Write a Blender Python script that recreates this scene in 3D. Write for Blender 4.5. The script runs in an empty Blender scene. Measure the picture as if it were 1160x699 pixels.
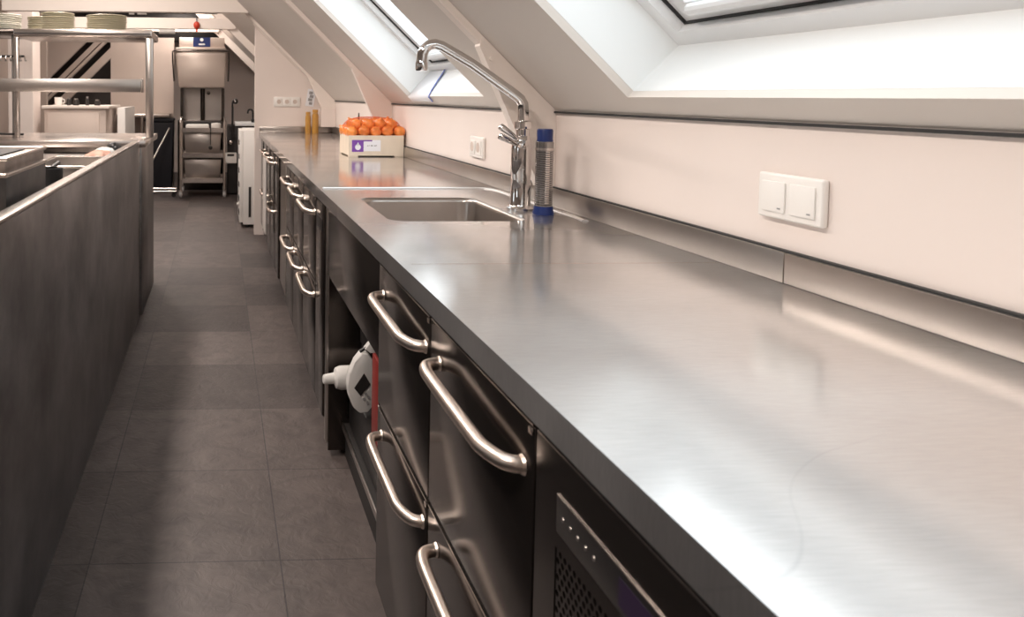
import bpy, bmesh, math, random
from mathutils import Vector, Matrix
random.seed(4)
C = bpy.context.scene.collection
PI = math.pi

# ------------------------------------------------------------------ helpers
class MB:
    """collects shapes into one bmesh"""
    def __init__(s): s.b = bmesh.new()
    def box(s, x0, x1, y0, y1, z0, z1, bev=0, seg=2):
        r = bmesh.ops.create_cube(s.b, size=1)
        vs = r['verts']
        for v in vs:
            v.co = Vector((x0 if v.co.x < 0 else x1, y0 if v.co.y < 0 else y1, z0 if v.co.z < 0 else z1))
        if bev:
            es = list({e for v in vs for e in v.link_edges})
            bmesh.ops.bevel(s.b, geom=es + vs, offset=bev, segments=seg, affect='EDGES', profile=.5)
        return s
    def ring_skin(s, rings, closed=False, cap=True):
        vr = [[s.b.verts.new(p) for p in r] for r in rings]
        n = len(vr[0])
        m = len(vr)
        for i in range(m if closed else m - 1):
            a, c = vr[i], vr[(i + 1) % m]
            for j in range(n):
                k = (j + 1) % n
                try: s.b.faces.new((a[j], a[k], c[k], c[j]))
                except ValueError: pass
        if cap and not closed:
            s.b.faces.new(vr[0][::-1]); s.b.faces.new(vr[-1])
        return s
    def tube(s, pts, r, seg=12, closed=False, flat=1.0, up=None):
        P = [Vector(p) for p in pts]
        R = r if isinstance(r, (list, tuple)) else [r] * len(P)
        n = len(P); rings = []
        t0 = (P[1] - P[0]).normalized()
        ref = Vector(up) if up else (Vector((0, 0, 1)) if abs(t0.z) < .9 else Vector((1, 0, 0)))
        nr = (ref - t0 * ref.dot(t0)).normalized()
        for i, p in enumerate(P):
            if closed: t = (P[(i + 1) % n] - P[i - 1]).normalized()
            elif i == 0: t = t0
            elif i == n - 1: t = (P[-1] - P[-2]).normalized()
            else: t = ((P[i + 1] - p).normalized() + (p - P[i - 1]).normalized()).normalized()
            nr = (nr - t * nr.dot(t)).normalized(); bn = t.cross(nr)
            rings.append([p + nr * math.cos(2 * PI * j / seg) * R[i] * flat + bn * math.sin(2 * PI * j / seg) * R[i] for j in range(seg)])
        return s.ring_skin(rings, closed)
    def cyl(s, p0, p1, r0, r1=None, seg=24):
        return s.tube([p0, p1], [r0, r0 if r1 is None else r1], seg)
    def lathe(s, prof, c=(0, 0, 0), seg=32):
        rings = [[Vector((c[0] + math.cos(2 * PI * j / seg) * r, c[1] + math.sin(2 * PI * j / seg) * r, c[2] + z)) for j in range(seg)] for r, z in prof]
        return s.ring_skin(rings)
    def prism(s, poly, axis, a, b, bev=0):
        """poly in the two remaining axes (order x,y,z) extruded along axis from a to b"""
        def P(p, t):
            return {'x': Vector((t, p[0], p[1])), 'y': Vector((p[0], t, p[1])), 'z': Vector((p[0], p[1], t))}[axis]
        A = [s.b.verts.new(P(p, a)) for p in poly]; B = [s.b.verts.new(P(p, b)) for p in poly]
        n = len(poly); s.b.faces.new(A); s.b.faces.new(B[::-1])
        for i in range(n): s.b.faces.new((A[i], B[i], B[(i + 1) % n], A[(i + 1) % n]))
        if bev:
            vs = A + B; es = list({e for v in vs for e in v.link_edges})
            bmesh.ops.bevel(s.b, geom=es + vs, offset=bev, segments=2, affect='EDGES', profile=.5)
        return s
    def ball(s, c, r, sc=(1, 1, 1), u=20, v=12):
        r_ = bmesh.ops.create_uvsphere(s.b, u_segments=u, v_segments=v, radius=r)
        for q in r_['verts']: q.co = Vector((q.co.x * sc[0] + c[0], q.co.y * sc[1] + c[1], q.co.z * sc[2] + c[2]))
        return s

ORG = {}
def link(name, me, mat, parent=None, at=None, smooth=True):
    o = bpy.data.objects.new(name, me)
    if mat: me.materials.append(mat)
    org = Vector(ORG[parent.name]) if parent is not None else Vector(at or (0, 0, 0))
    me.transform(Matrix.Translation(-org))
    if smooth:
        for p in me.polygons: p.use_smooth = True
        me.set_sharp_from_angle(angle=math.radians(35))
    C.objects.link(o)
    if parent is not None: o.parent = parent
    else: o.location = org
    ORG[o.name] = tuple(org)
    return o
def obj(name, m, mat, parent=None, at=None, smooth=True, label=None):
    bmesh.ops.recalc_face_normals(m.b, faces=m.b.faces)
    me = bpy.data.meshes.new(name); m.b.to_mesh(me); m.b.free()
    o = link(name, me, mat, parent, at, smooth)
    if label: o['label'] = label
    return o
def tag(o, label, cat, group=None, kind=None):
    o['label'] = label; o['category'] = cat
    if group: o['group'] = group
    if kind: o['kind'] = kind
    return o
def thing(name, label, cat, loc=(0, 0, 0), group=None):
    o = bpy.data.objects.new(name, None); C.objects.link(o); o.location = loc
    o.empty_display_size = .05
    ORG[o.name] = tuple(loc)
    return tag(o, label, cat, group)
def struct(name, m, mat, parent=None, smooth=False):
    o = obj(name, m, mat, parent, smooth=smooth)
    if parent is None: o['kind'] = 'structure'
    return o
def dup(root, loc, rot=None, label=None):
    r = root.copy(); C.objects.link(r); r.location = loc
    if rot is not None: r.rotation_euler = rot
    if label: r['label'] = label
    for ch in list(root.children):
        c = ch.copy(); C.objects.link(c); c.parent = r
        for g in list(ch.children):
            d = g.copy(); C.objects.link(d); d.parent = c
    return r

# ------------------------------------------------------------------ materials
def mat(name, col, rough=.5, metal=0, spec=.5, noise=None, bump=None, coat=0, emit=None):
    """noise=(scale,(stretch xyz),amount) varies the colour; bump=(scale,(stretch),strength,distance)"""
    m = bpy.data.materials.new(name); m.use_nodes = True
    nt = m.node_tree; N = nt.nodes; L = nt.links; p = N['Principled BSDF']
    p.inputs['Base Color'].default_value = (*col, 1); p.inputs['Roughness'].default_value = rough
    p.inputs['Metallic'].default_value = metal; p.inputs['Specular IOR Level'].default_value = spec
    p.inputs['Coat Weight'].default_value = coat
    tc = N.new('ShaderNodeTexCoord')
    def ntex(scale, st, detail=4):
        mp = N.new('ShaderNodeMapping'); mp.inputs['Scale'].default_value = st
        L.new(tc.outputs['Object'], mp.inputs['Vector'])
        t = N.new('ShaderNodeTexNoise'); t.inputs['Scale'].default_value = scale; t.inputs['Detail'].default_value = detail
        L.new(mp.outputs[0], t.inputs['Vector']); return t
    if noise:
        t = ntex(noise[0], noise[1]); a = noise[2]
        r = N.new('ShaderNodeMapRange'); L.new(t.outputs['Fac'], r.inputs['Value'])
        r.inputs['From Min'].default_value = .3; r.inputs['From Max'].default_value = .7
        r.inputs['To Min'].default_value = 1 - a; r.inputs['To Max'].default_value = 1 + a
        mx = N.new('ShaderNodeVectorMath'); mx.operation = 'SCALE'; mx.inputs[0].default_value = col
        L.new(r.outputs[0], mx.inputs['Scale']); L.new(mx.outputs[0], p.inputs['Base Color'])
    if bump:
        t = ntex(bump[0], bump[1]); b = N.new('ShaderNodeBump')
        b.inputs['Strength'].default_value = bump[2]; b.inputs['Distance'].default_value = bump[3]
        L.new(t.outputs['Fac'], b.inputs['Height']); L.new(b.outputs[0], p.inputs['Normal'])
    if emit:
        p.inputs['Emission Color'].default_value = (*emit[0], 1); p.inputs['Emission Strength'].default_value = emit[1]
    return m

WALL = mat('warm_white_paint', (.80, .71, .66), .6, noise=(3, (1, 1, 1), .015), bump=(60, (1, 1, 1), .08, .002))
ROOF = mat('grey_white_paint', (.69, .635, .585), .65, noise=(2, (1, 1, 1), .02), bump=(40, (1, 1, 1), .06, .002))
TIMBER = mat('painted_timber', (.84, .76, .70), .5, bump=(20, (1, 1, 1), .1, .002))
REVEAL = mat('white_window_lining', (.86, .88, .88), .45)
WINF = mat('white_window_frame', (.80, .80, .80), .35)
RUBBER = mat('dark_seal', (.02, .02, .02), .6)
STEEL = mat('brushed_steel', (.50, .46, .43), .28, 1, noise=(6, (1, 1, 1), .06), bump=(300, (.05, 1, 1), .06, .001))
STEELL = mat('light_steel', (.66, .60, .56), .25, 1, noise=(8, (1, 1, 1), .05))
HANDLE = mat('satin_steel_handle', (.84, .73, .65), .34, 1)
CHROME = mat('chrome', (.70, .67, .65), .07, 1)
DARKST = mat('dark_steel_front', (.078, .066, .060), .19, .9, noise=(8, (1, 1, 1), .08), bump=(200, (1, .1, 1), .05, .001))
BLACK = mat('black_plastic', (.012, .011, .011), .4)
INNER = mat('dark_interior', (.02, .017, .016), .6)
WHITE = mat('white_plastic', (.82, .80, .77), .35)
SOCK = mat('socket_white', (.86, .83, .79), .35)
CREAM = mat('cream_laminate', (.62, .52, .46), .5, noise=(3, (1, 1, 1), .03))
GREY = mat('grey_print', (.30, .29, .29), .6)
BLUE = mat('deep_blue_plastic', (.004, .018, .115), .35)
NAVY = mat('navy_fabric', (.004, .004, .008), .7)
PURPLE = mat('purple_print', (.19, .06, .36), .5)
LILAC = mat('violet_display', (.016, .008, .028), .3, emit=((.12, .03, .2), .015))
CARD = mat('cream_cardboard', (.72, .62, .50), .8, noise=(20, (1, 1, .2), .06))
PAPER = mat('white_paper', (.83, .83, .86), .7)
ONION = mat('onion_skin', (.85, .27, .055), .32, noise=(24, (1, 1, .15), .28))
NET = mat('orange_net', (.75, .12, .02), .5)
RED = mat('red_board', (.24, .018, .013), .45)
PLATE = mat('cream_glaze', (.58, .54, .41), .3)
PLATEW = mat('white_glaze', (.80, .78, .70), .3)
AMBER = mat('amber_glass', (.50, .26, .06), .15)
TEAL = mat('blue_cloth', (.02, .15, .32), .8)
PINK = mat('pink_cloth', (.60, .34, .26), .8, noise=(30, (1, 1, 1), .3))
REDP = mat('red_enamel', (.60, .06, .03), .4)
WOODB = mat('pale_wood', (.50, .30, .12), .5)

def worktop_mat():
    m = bpy.data.materials.new('worn_stainless_worktop'); m.use_nodes = True
    nt = m.node_tree; N = nt.nodes; L = nt.links; N.remove(N['Principled BSDF']); out = N['Material Output']
    tc = N.new('ShaderNodeTexCoord')
    def noise(scale, st, detail=5, rot=0):
        mp = N.new('ShaderNodeMapping'); mp.inputs['Scale'].default_value = st; mp.inputs['Rotation'].default_value = (0, 0, rot)
        L.new(tc.outputs['Object'], mp.inputs['Vector'])
        t = N.new('ShaderNodeTexNoise'); t.inputs['Scale'].default_value = scale; t.inputs['Detail'].default_value = detail
        L.new(mp.outputs[0], t.inputs['Vector']); return t
    def rng(src, a, b, c, d):
        r = N.new('ShaderNodeMapRange'); r.inputs['From Min'].default_value = a; r.inputs['From Max'].default_value = b
        r.inputs['To Min'].default_value = c; r.inputs['To Max'].default_value = d; L.new(src, r.inputs['Value']); return r.outputs[0]
    brushed = noise(60, (.6, 14, 1))           # grain runs across the worktop
    cloud = noise(2.2, (.6, 1.6, 1), 2)
    vor = N.new('ShaderNodeTexVoronoi'); vor.feature = 'DISTANCE_TO_EDGE'; vor.inputs['Scale'].default_value = 2.3
    wob = noise(1.6, (1, 1, 1), 2)
    mv = N.new('ShaderNodeMix'); mv.data_type = 'VECTOR'; mv.inputs['Factor'].default_value = .35
    L.new(tc.outputs['Object'], mv.inputs[4]); L.new(wob.outputs['Color'], mv.inputs[5]); L.new(mv.outputs[1], vor.inputs['Vector'])
    scratch = rng(vor.outputs['Distance'], 0, .004, 1, 0)
    msk = rng(noise(2.6, (1, 1, 1), 2).outputs['Fac'], .52, .66, 0, 1)
    sm = N.new('ShaderNodeMath'); sm.operation = 'MULTIPLY'; L.new(scratch, sm.inputs[0]); L.new(msk, sm.inputs[1])
    grain = rng(brushed.outputs['Fac'], .3, .7, .93, 1.06)
    def metal(r0, r1, col):
        p = N.new('ShaderNodeBsdfPrincipled'); p.inputs['Metallic'].default_value = 1
        mx = N.new('ShaderNodeMix'); mx.data_type = 'RGBA'; mx.inputs[6].default_value = (*col, 1)
        mx.inputs[7].default_value = (col[0] * .86, col[1] * .86, col[2] * .87, 1)
        L.new(sm.outputs[0], mx.inputs['Factor'])
        gr = N.new('ShaderNodeVectorMath'); gr.operation = 'SCALE'; L.new(mx.outputs[2], gr.inputs[0]); L.new(grain, gr.inputs['Scale'])
        L.new(gr.outputs[0], p.inputs['Base Color'])
        L.new(rng(cloud.outputs['Fac'], .3, .7, r0, r1), p.inputs['Roughness'])
        b = N.new('ShaderNodeBump'); b.inputs['Strength'].default_value = .05; b.inputs['Distance'].default_value = .001
        L.new(brushed.outputs['Fac'], b.inputs['Height']); L.new(b.outputs[0], p.inputs['Normal'])
        return p
    a = metal(.07, .11, (.62, .58, .55)); h = metal(.42, .50, (.79, .79, .79))
    ms = N.new('ShaderNodeMixShader'); lw = N.new('ShaderNodeLayerWeight'); lw.inputs['Blend'].default_value = .5     # the satin haze fades at grazing angles
    wt_ = N.new('ShaderNodeMath'); wt_.operation = 'ADD'
    L.new(rng(lw.outputs['Facing'], .58, .90, .62, .16), wt_.inputs[0]); L.new(rng(cloud.outputs['Fac'], .3, .7, -.05, .05), wt_.inputs[1])
    L.new(wt_.outputs[0], ms.inputs[0])
    L.new(a.outputs[0], ms.inputs[1]); L.new(h.outputs[0], ms.inputs[2]); L.new(ms.outputs[0], out.inputs['Surface'])
    return m
WORKTOP = worktop_mat()

def panel_mat():
    m = mat('scuffed_dark_steel', (.30, .275, .265), .36, .9)
    nt = m.node_tree; N = nt.nodes; L = nt.links; p = N['Principled BSDF']; tc = N.new('ShaderNodeTexCoord')
    t = N.new('ShaderNodeTexNoise'); t.inputs['Scale'].default_value = 3.5; t.inputs['Detail'].default_value = 9; t.inputs['Roughness'].default_value = .62
    L.new(tc.outputs['Object'], t.inputs['Vector'])
    r = N.new('ShaderNodeMapRange'); r.inputs['From Min'].default_value = .3; r.inputs['From Max'].default_value = .7
    r.inputs['To Min'].default_value = .45; r.inputs['To Max'].default_value = 1.6; L.new(t.outputs['Fac'], r.inputs['Value'])
    v = N.new('ShaderNodeVectorMath'); v.operation = 'SCALE'; v.inputs[0].default_value = (.27, .25, .243); L.new(r.outputs[0], v.inputs['Scale'])
    L.new(v.outputs[0], p.inputs['Base Color'])
    r2 = N.new('ShaderNodeMapRange'); r2.inputs['To Min'].default_value = .28; r2.inputs['To Max'].default_value = .46; L.new(t.outputs['Fac'], r2.inputs['Value'])
    L.new(r2.outputs[0], p.inputs['Roughness'])
    return m
PANEL = panel_mat()

def floor_mat():
    m = bpy.data.materials.new('slate_vinyl_tiles'); m.use_nodes = True
    nt = m.node_tree; N = nt.nodes; L = nt.links; p = N['Principled BSDF']; tc = N.new('ShaderNodeTexCoord')
    mp = N.new('ShaderNodeMapping'); mp.inputs['Location'].default_value = (.335, -1.96, 0); L.new(tc.outputs['Object'], mp.inputs['Vector'])
    br = N.new('ShaderNodeTexBrick'); br.offset = 0; br.squash = 1
    br.inputs['Scale'].default_value = 1; br.inputs['Brick Width'].default_value = .5; br.inputs['Row Height'].default_value = .4925
    br.inputs['Mortar Size'].default_value = .0022; br.inputs['Mortar Smooth'].default_value = .3; br.inputs['Bias'].default_value = 0
    br.inputs['Color1'].default_value = (.100, .080, .074, 1); br.inputs['Color2'].default_value = (.040, .0315, .030, 1)
    br.inputs['Mortar'].default_value = (.030, .026, .026, 1)
    L.new(mp.outputs[0], br.inputs['Vector'])
    n1 = N.new('ShaderNodeTexNoise'); n1.inputs['Scale'].default_value = 9; n1.inputs['Detail'].default_value = 8; n1.inputs['Distortion'].default_value = 1.2
    L.new(tc.outputs['Object'], n1.inputs['Vector'])
    r = N.new('ShaderNodeMapRange'); r.inputs['From Min'].default_value = .3; r.inputs['From Max'].default_value = .7
    r.inputs['To Min'].default_value = .72; r.inputs['To Max'].default_value = 1.28; L.new(n1.outputs['Fac'], r.inputs['Value'])
    v = N.new('ShaderNodeVectorMath'); v.operation = 'SCALE'; L.new(br.outputs['Color'], v.inputs[0]); L.new(r.outputs[0], v.inputs['Scale'])
    L.new(v.outputs[0], p.inputs['Base Color']); p.inputs['Roughness'].default_value = .5
    n2 = N.new('ShaderNodeTexNoise'); n2.inputs['Scale'].default_value = 22; n2.inputs['Detail'].default_value = 6; n2.inputs['Distortion'].default_value = 2
    L.new(tc.outputs['Object'], n2.inputs['Vector'])
    b = N.new('ShaderNodeBump'); b.inputs['Strength'].default_value = .4; b.inputs['Distance'].default_value = .005
    L.new(n2.outputs['Fac'], b.inputs['Height']); L.new(b.outputs[0], p.inputs['Normal'])
    return m
FLOOR = floor_mat()

def glass_mat():
    m = bpy.data.materials.new('window_glass'); m.use_nodes = True
    nt = m.node_tree; N = nt.nodes; L = nt.links; N.remove(N['Principled BSDF'])
    t = N.new('ShaderNodeBsdfTransparent'); g = N.new('ShaderNodeBsdfGlossy'); g.inputs['Roughness'].default_value = .02
    t.inputs['Color'].default_value = (.95, .97, .97, 1)
    mx = N.new('ShaderNodeMixShader'); mx.inputs[0].default_value = .07
    L.new(t.outputs[0], mx.inputs[1]); L.new(g.outputs[0], mx.inputs[2]); L.new(mx.outputs[0], N['Material Output'].inputs['Surface'])
    return m
GLASS = glass_mat()

# ------------------------------------------------------------------ the room
SL = .98                                   # slope of the roof
ZW = 1.182                                 # top of the low wall at x = 1
def zr(x): return ZW + SL * (1 - x)
CS = 1 / math.hypot(1, SL); SN = SL * CS   # unit vector up the slope is (-CS, SN); outward normal is (SN, CS)
def rp(s, y, d=0): return Vector((1 - CS * s + SN * d, y, ZW + SN * s + CS * d))
XR = -2.2; SMAX = (1 - XR) / CS
YN, YF = -3.2, 12.2
XL = -5.4
struct('floor', MB().box(XL - .1, 1.15, YN - .1, YF + .1, -.08, 0), FLOOR)
struct('wall_right', MB().box(1.0, 1.12, YN, YF, 0, ZW + .0), WALL)
struct('wall_left', MB().box(XL - .1, XL, YN, YF, 0, ZW), WALL)
ZT = zr(XR)
gab = [(1.1, 0), (1.1, ZW), (XR, ZT + .1), (XL - .1, ZW), (XL - .1, 0)]
struct('wall_front', MB().prism(gab, 'y', YN - .1, YN), WALL)
struct('wall_back', MB().prism(gab, 'y', YF, YF + .1), WALL)
# sloped ceiling with openings for the roof windows
WINS = [(-1.53, -.40), (.63, 1.765), (2.745, 3.865)]
S0 = (1 - .957) / CS; S1 = S0 + 1.40
def slope_panel(m, mirror=False, wins=WINS):
    ys = sorted({YN, YF} | {v for w in wins for v in w}); ss = [0, S0, S1, SMAX]
    for i in range(len(ys) - 1):
        for j in range(3):
            mid = (ys[i] + ys[i + 1]) / 2
            if j == 1 and any(a < mid < b for a, b in wins): continue
            q = []
            for d in (0, .02):
                q.append([rp(ss[j], ys[i], d), rp(ss[j + 1], ys[i], d), rp(ss[j + 1], ys[i + 1], d), rp(ss[j], ys[i + 1], d)])
            if mirror: q = [[Vector((2 * XR - p.x, p.y, p.z)) for p in r] for r in q]
            m.ring_skin(q)
    return m
m = slope_panel(MB()); slope_panel(m, True, [(-1.53, -.40), (3.0, 4.1)])
struct('ceiling', m, ROOF)
def roof_window(n, y0, y1, mirror=False):
    """lining perpendicular to the slope, white frame, dark seal and pane"""
    D = .205
    mx = (lambda p: Vector((2 * XR - p.x, p.y, p.z))) if mirror else (lambda p: p)
    def slab(m, s0, s1, a, b, d0, d1, e0=None):
        q = [[mx(rp(s0, a, d)), mx(rp(s1, a, d)), mx(rp(s1, b, d)), mx(rp(s0, b, d))] for d in (d0, d1)]
        m.ring_skin(q)
    lin = MB(); t = .018
    slab(lin, S0 - t, S0, y0 - t, y1 + t, .0205, D); slab(lin, S1, S1 + t, y0 - t, y1 + t, .0205, D)
    slab(lin, S0, S1, y0 - t, y0, .0205, D); slab(lin, S0, S1, y1, y1 + t, .0205, D)
    root = struct('window_%d' % n, lin, REVEAL)
    f = MB(); w = .035
    for (w, d0, d1, o) in ((.04, D - .035, D + .04, 0), (.05, D - .005, D + .05, .045)):
        a, b, s0, s1 = y0 + o, y1 - o, S0 + o, S1 - o
        slab(f, s0, s0 + w, a, b, d0, d1); slab(f, s1 - w, s1, a, b, d0, d1)
        slab(f, s0 + w, s1 - w, a, a + w, d0, d1); slab(f, s0 + w, s1 - w, b - w, b, d0, d1)
    struct('window_frame', f, WINF, root)
    g = MB(); o = .0415; w = .003
    a, b, s0, s1 = y0 + o, y1 - o, S0 + o, S1 - o
    for k in ((s0, s0 + w, a, b), (s1 - w, s1, a, b), (s0, s1, a, a + w), (s0, s1, b - w, b)): slab(g, *k, D - .012, D + .0)
    struct('window_seal', g, RUBBER, root)
    p = MB(); o = .094; slab(p, S0 + o, S1 - o, y0 + o, y1 - o, D + .022, D + .026)
    struct('window_pane', p, GLASS, root)
    # ventilation bar along the lower sash
    v = MB(); o = .06
    v.tube([mx(rp(S0 + .085, y0 + .12, D - .02)), mx(rp(S0 + .085, y1 - .12, D - .02))], .014, 10)
    struct('ventilation_bar', v, WINF, root)
    return root
for i, w in enumerate(WINS): roof_window(i + 1, *w)
roof_window(4, -1.53, -.40, True); roof_window(5, 3.0, 4.1, True)  # unseen windows on the left slope, added to let in more light

# dark joint under the sloped ceiling and trusses
struct('trim_1', MB().box(.992, .9995, YN, 6.69, ZW - .006, ZW - .0005), RUBBER)
TR = [.08, 2.241, 4.40, 6.58, 8.76, 10.92]
T_PTS = [(.654, .024), ]
for i, y in enumerate(TR):
    t = MB(); th = .045
    # rafter: a narrow strip standing proud of the slope
    p = .030
    t.prism([(1.0, ZW - .0005), (1.0 - p - .001, ZW - .0005), (XR, ZT - SL * p - .01), (XR, ZT - .0005)], 'y', y, y + th)
    # foot board widening down to the backsplash
    zb = .956 if y < 7 else 0
    xb = .765 + (1.373 - zb) / 2.21
    if zb == 0: xb = .92
    foot = [(.9995, zb), (.9995, ZW), (.774 - .002, zr(.774) - .001), (.765, 1.373), (xb, zb)]
    t.prism(foot, 'y', y - .003, y + th - .003)
    t.cyl((.80, y - .010, 1.335), (.80, y, 1.335), .006, .006, 12)
    # the same on the other side of the ridge
    t.prism([(2 * XR - 1, ZW), (2 * XR - 1 + p, ZW), (XR, ZT - SL * p - .01), (XR, ZT)], 'y', y, y + th)
    struct('trim_%d' % (i + 2), t, TIMBER)
# tie beams crossing the aisle
def tie(n, y, z0, z1, x0, x1, d=.08):
    struct('trim_%d' % n, MB().box(x0, x1, y, y + d, z0, z1, .004), TIMBER)
tie(8, 6.49, 1.915, 2.10, -1.80, .245)
tie(9, 8.57, 1.955, 2.075, -1.80, .18)
tie(10, 10.75, 2.10, 2.26, -2.2, .0)
# heavy inner rafters beyond the partition
for n, y, p in ((11, 8.60, .085), (12, 10.80, .10)):
    x0, x1 = -.35, .98
    struct('trim_%d' % n, MB().prism([(x0, zr(x0) - .002), (x1, zr(x1) - .002), (x1, zr(x1) - p - .03), (x0, zr(x0) - p - .03)], 'y', y, y + (.155 if n == 11 else .115)), TIMBER)
# partition wall with the sockets at the end of the worktop
xe = .312
struct('wall_partition', MB().prism([(xe, 0), (.9995, 0), (.9995, ZW - .002), (xe, zr(xe) - .002)], 'y', 6.70, 6.78), WALL)
struct('trim_13', MB().prism([(xe - .02, zr(xe - .02) - .004), (.70, zr(.70) - .004), (.70, zr(.70) - .040), (xe - .02, zr(xe - .02) - .040)], 'y', 6.655, 6.699), TIMBER)
# boxed in pipe in the corner
struct('trim_14', MB().box(.873, .9995, 6.56, 6.699, .955, 1.113, .003), WALL)
# column left of the far opening
struct('trim_15', MB().box(-2.0, -1.765, 7.4, 7.7, 0, 2.9, .004), WALL)

# far partition with an opening on the stairwell
w = MB()
w.box(-3.8, -2.27, 10.25, 10.33, 0, 2.7); w.box(-1.43, -.60, 10.25, 10.33, 0, 1.978)
w.box(-2.27, -1.43, 10.25, 10.33, 0, 1.06)
struct('wall_stairwell', w, CREAM)
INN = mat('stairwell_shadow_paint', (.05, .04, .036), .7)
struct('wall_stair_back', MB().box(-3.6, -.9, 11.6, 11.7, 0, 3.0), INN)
def string(n, u0, u1):
    # a stair string at 45 degrees; u0 and u1 are its edges along the line z = 1.46
    b = .55; a = .45
    struct('trim_%d' % n, MB().prism([(u0 - a, 1.46 - a), (u1 - a, 1.46 - a), (u1 + b, 1.46 + b), (u0 + b, 1.46 + b)], 'y', 10.86 + .02 * (n - 16), 10.92 + .02 * (n - 16)), CREAM)
string(16, -3.0, -2.35); string(17, -2.24, -2.15); string(18, -2.13, -2.07); string(19, -1.95, -1.80)

# ------------------------------------------------------------------ worktop with sink
def rrect(x0, x1, y0, y1, r, n=8):
    pts = []
    for cx, cy, a0 in ((x1 - r, y1 - r, 0), (x0 + r, y1 - r, 90), (x0 + r, y0 + r, 180), (x1 - r, y0 + r, 270)):
        for k in range(n + 1):
            a = math.radians(a0 + 90 * k / n); pts.append((cx + r * math.cos(a), cy + r * math.sin(a)))
    return pts
def plate_with_hole(outer, hole, z0, z1):
    cu = bpy.data.curves.new('outline', 'CURVE'); cu.dimensions = '2D'; cu.fill_mode = 'BOTH'; cu.extrude = (z1 - z0) / 2
    for pts in (outer, hole):
        sp = cu.splines.new('POLY'); sp.points.add(len(pts) - 1); sp.use_cyclic_u = True
        for q, p in zip(sp.points, pts): q.co = (p[0], p[1], 0, 1)
    o = bpy.data.objects.new('outline', cu); C.objects.link(o)
    bpy.context.view_layer.update()
    me = bpy.data.meshes.new_from_object(o.evaluated_get(bpy.context.evaluated_depsgraph_get()))
    bpy.data.objects.remove(o); bpy.data.curves.remove(cu)
    me.transform(Matrix.Translation((0, 0, (z0 + z1) / 2)))
    return me
WX0, WX1, WY0, WY1 = .35, .9985, -1.2, 6.6985
SX0, SX1, SY0, SY1 = .445, .812, 1.955, 2.42
wt = thing('worktop', 'long stainless steel worktop running along the low wall with a built in sink', 'worktop', (.67, 2.7, .862))
me = plate_with_hole([(WX0, WY0), (WX1, WY0), (WX1, WY1), (WX0, WY1)], rrect(SX0, SX1, SY0, SY1, .05), .862, .900)
slab = link('worktop_slab', me, WORKTOP, wt, smooth=False)
bv = slab.modifiers.new('b', 'BEVEL'); bv.width = .0022; bv.segments = 2; bv.limit_method = 'ANGLE'; bv.angle_limit = math.radians(60)
rings = []
for z, o, r in ((.899, .0, .05), (.885, .002, .05), (.76, .006, .05), (.735, .012, .05), (.722, .03, .045), (.718, .06, .04)):
    rings.append([Vector((x, y, z)) for x, y in rrect(SX0 + o, SX1 - o, SY0 + o, SY1 - o, r)])
b = MB(); b.ring_skin(rings, cap=False)
b.b.faces.new([v for v in b.b.verts][-len(rings[0]):])
basin = obj('sink_basin', b, STEEL, wt)
so = basin.modifiers.new('t', 'SOLIDIFY'); so.thickness = .002; so.offset = 1
obj('drain', MB().lathe([(.0, .7185), (.032, .7185), (.036, .7215), (.028, .7225), (.02, .7195), (0, .7195)], (.63, 2.19, 0)), CHROME, wt)
sp = MB()
sp.box(.986, .9985, WY0, 1.2865, .9003, .954, .0015); sp.box(.986, .9985, 1.2885, 6.685, .9003, .954, .0015)
sp.box(.353, .986, 6.687, 6.6985, .9003, .954, .0015)
obj('backsplash', sp, STEEL, wt)
obj('backsplash_seal', MB().box(.990, .9985, WY0, 6.685, .9543, .9575), RUBBER, wt, label='thin dark sealant line above the backsplash')
rg = MB()
rg.tube([(.362, 2.66, .9), (.90, 2.66, .9), (.935, 2.65, .9), (.955, 2.62, .9), (.962, 2.57, .9), (.962, 2.02, .9), (.955, 1.95, .9)], .010, 12, flat=.5)
obj('raised_lip', rg, WORKTOP, wt)
obj('weld_seam', MB().box(.372, .985, 1.452, 1.4535, .8999, .9003), STEELL, wt)

# tap
FX, FY = .868, 2.166
tp = thing('sink_mixer_tap', 'tall chrome mixer tap with a long angled swivel spout behind the sink', 'tap', (FX, FY, .9))
obj('tap_body', MB().lathe([(0, .9005), (.038, .9005), (.038, .905), (.032, .909), (.0285, .915), (.0265, .99), (.028, 1.0), (.028, 1.075), (.0265, 1.085), (.025, 1.10), (.020, 1.112), (0, 1.113)], (FX, FY, 0), 36), CHROME, tp)
obj('tap_flange', MB().lathe([(0, .9002), (.040, .9002), (.040, .9035), (0, .9040)], (FX, FY, 0)), CHROME, tp)
obj('swivel_collar', MB().lathe([(0, 1.108), (.018, 1.108), (.018, 1.13), (.024, 1.133), (.024, 1.152), (.016, 1.156), (0, 1.156)], (FX + .003, FY, 0)), CHROME, tp)
obj('spout', MB().tube([(FX + .003, FY, 1.15), (FX + .003, FY, 1.185), (FX + .001, FY, 1.203), (FX - .008, FY, 1.218), (FX - .022, FY, 1.229), (.72, FY, 1.316), (.655, FY, 1.353), (.63, FY, 1.367), (.612, FY, 1.372), (.595, FY, 1.369), (.582, FY, 1.358), (.5755, FY, 1.342), (.574, FY, 1.322)],
    [.0150] * 6 + [.0150] * 7, 20), CHROME, tp)
obj('aerator', MB().lathe([(0, 1.296), (.0145, 1.296), (.0170, 1.30), (.0170, 1.318), (.014, 1.326), (0, 1.327)], (.574, FY, 0)), CHROME, tp)
lv = MB()
a = Vector((FX - .012, FY - .016, 1.090)); d = Vector((-.066, -.014, .034)); w_ = Vector((.003, .0, .0105))
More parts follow.
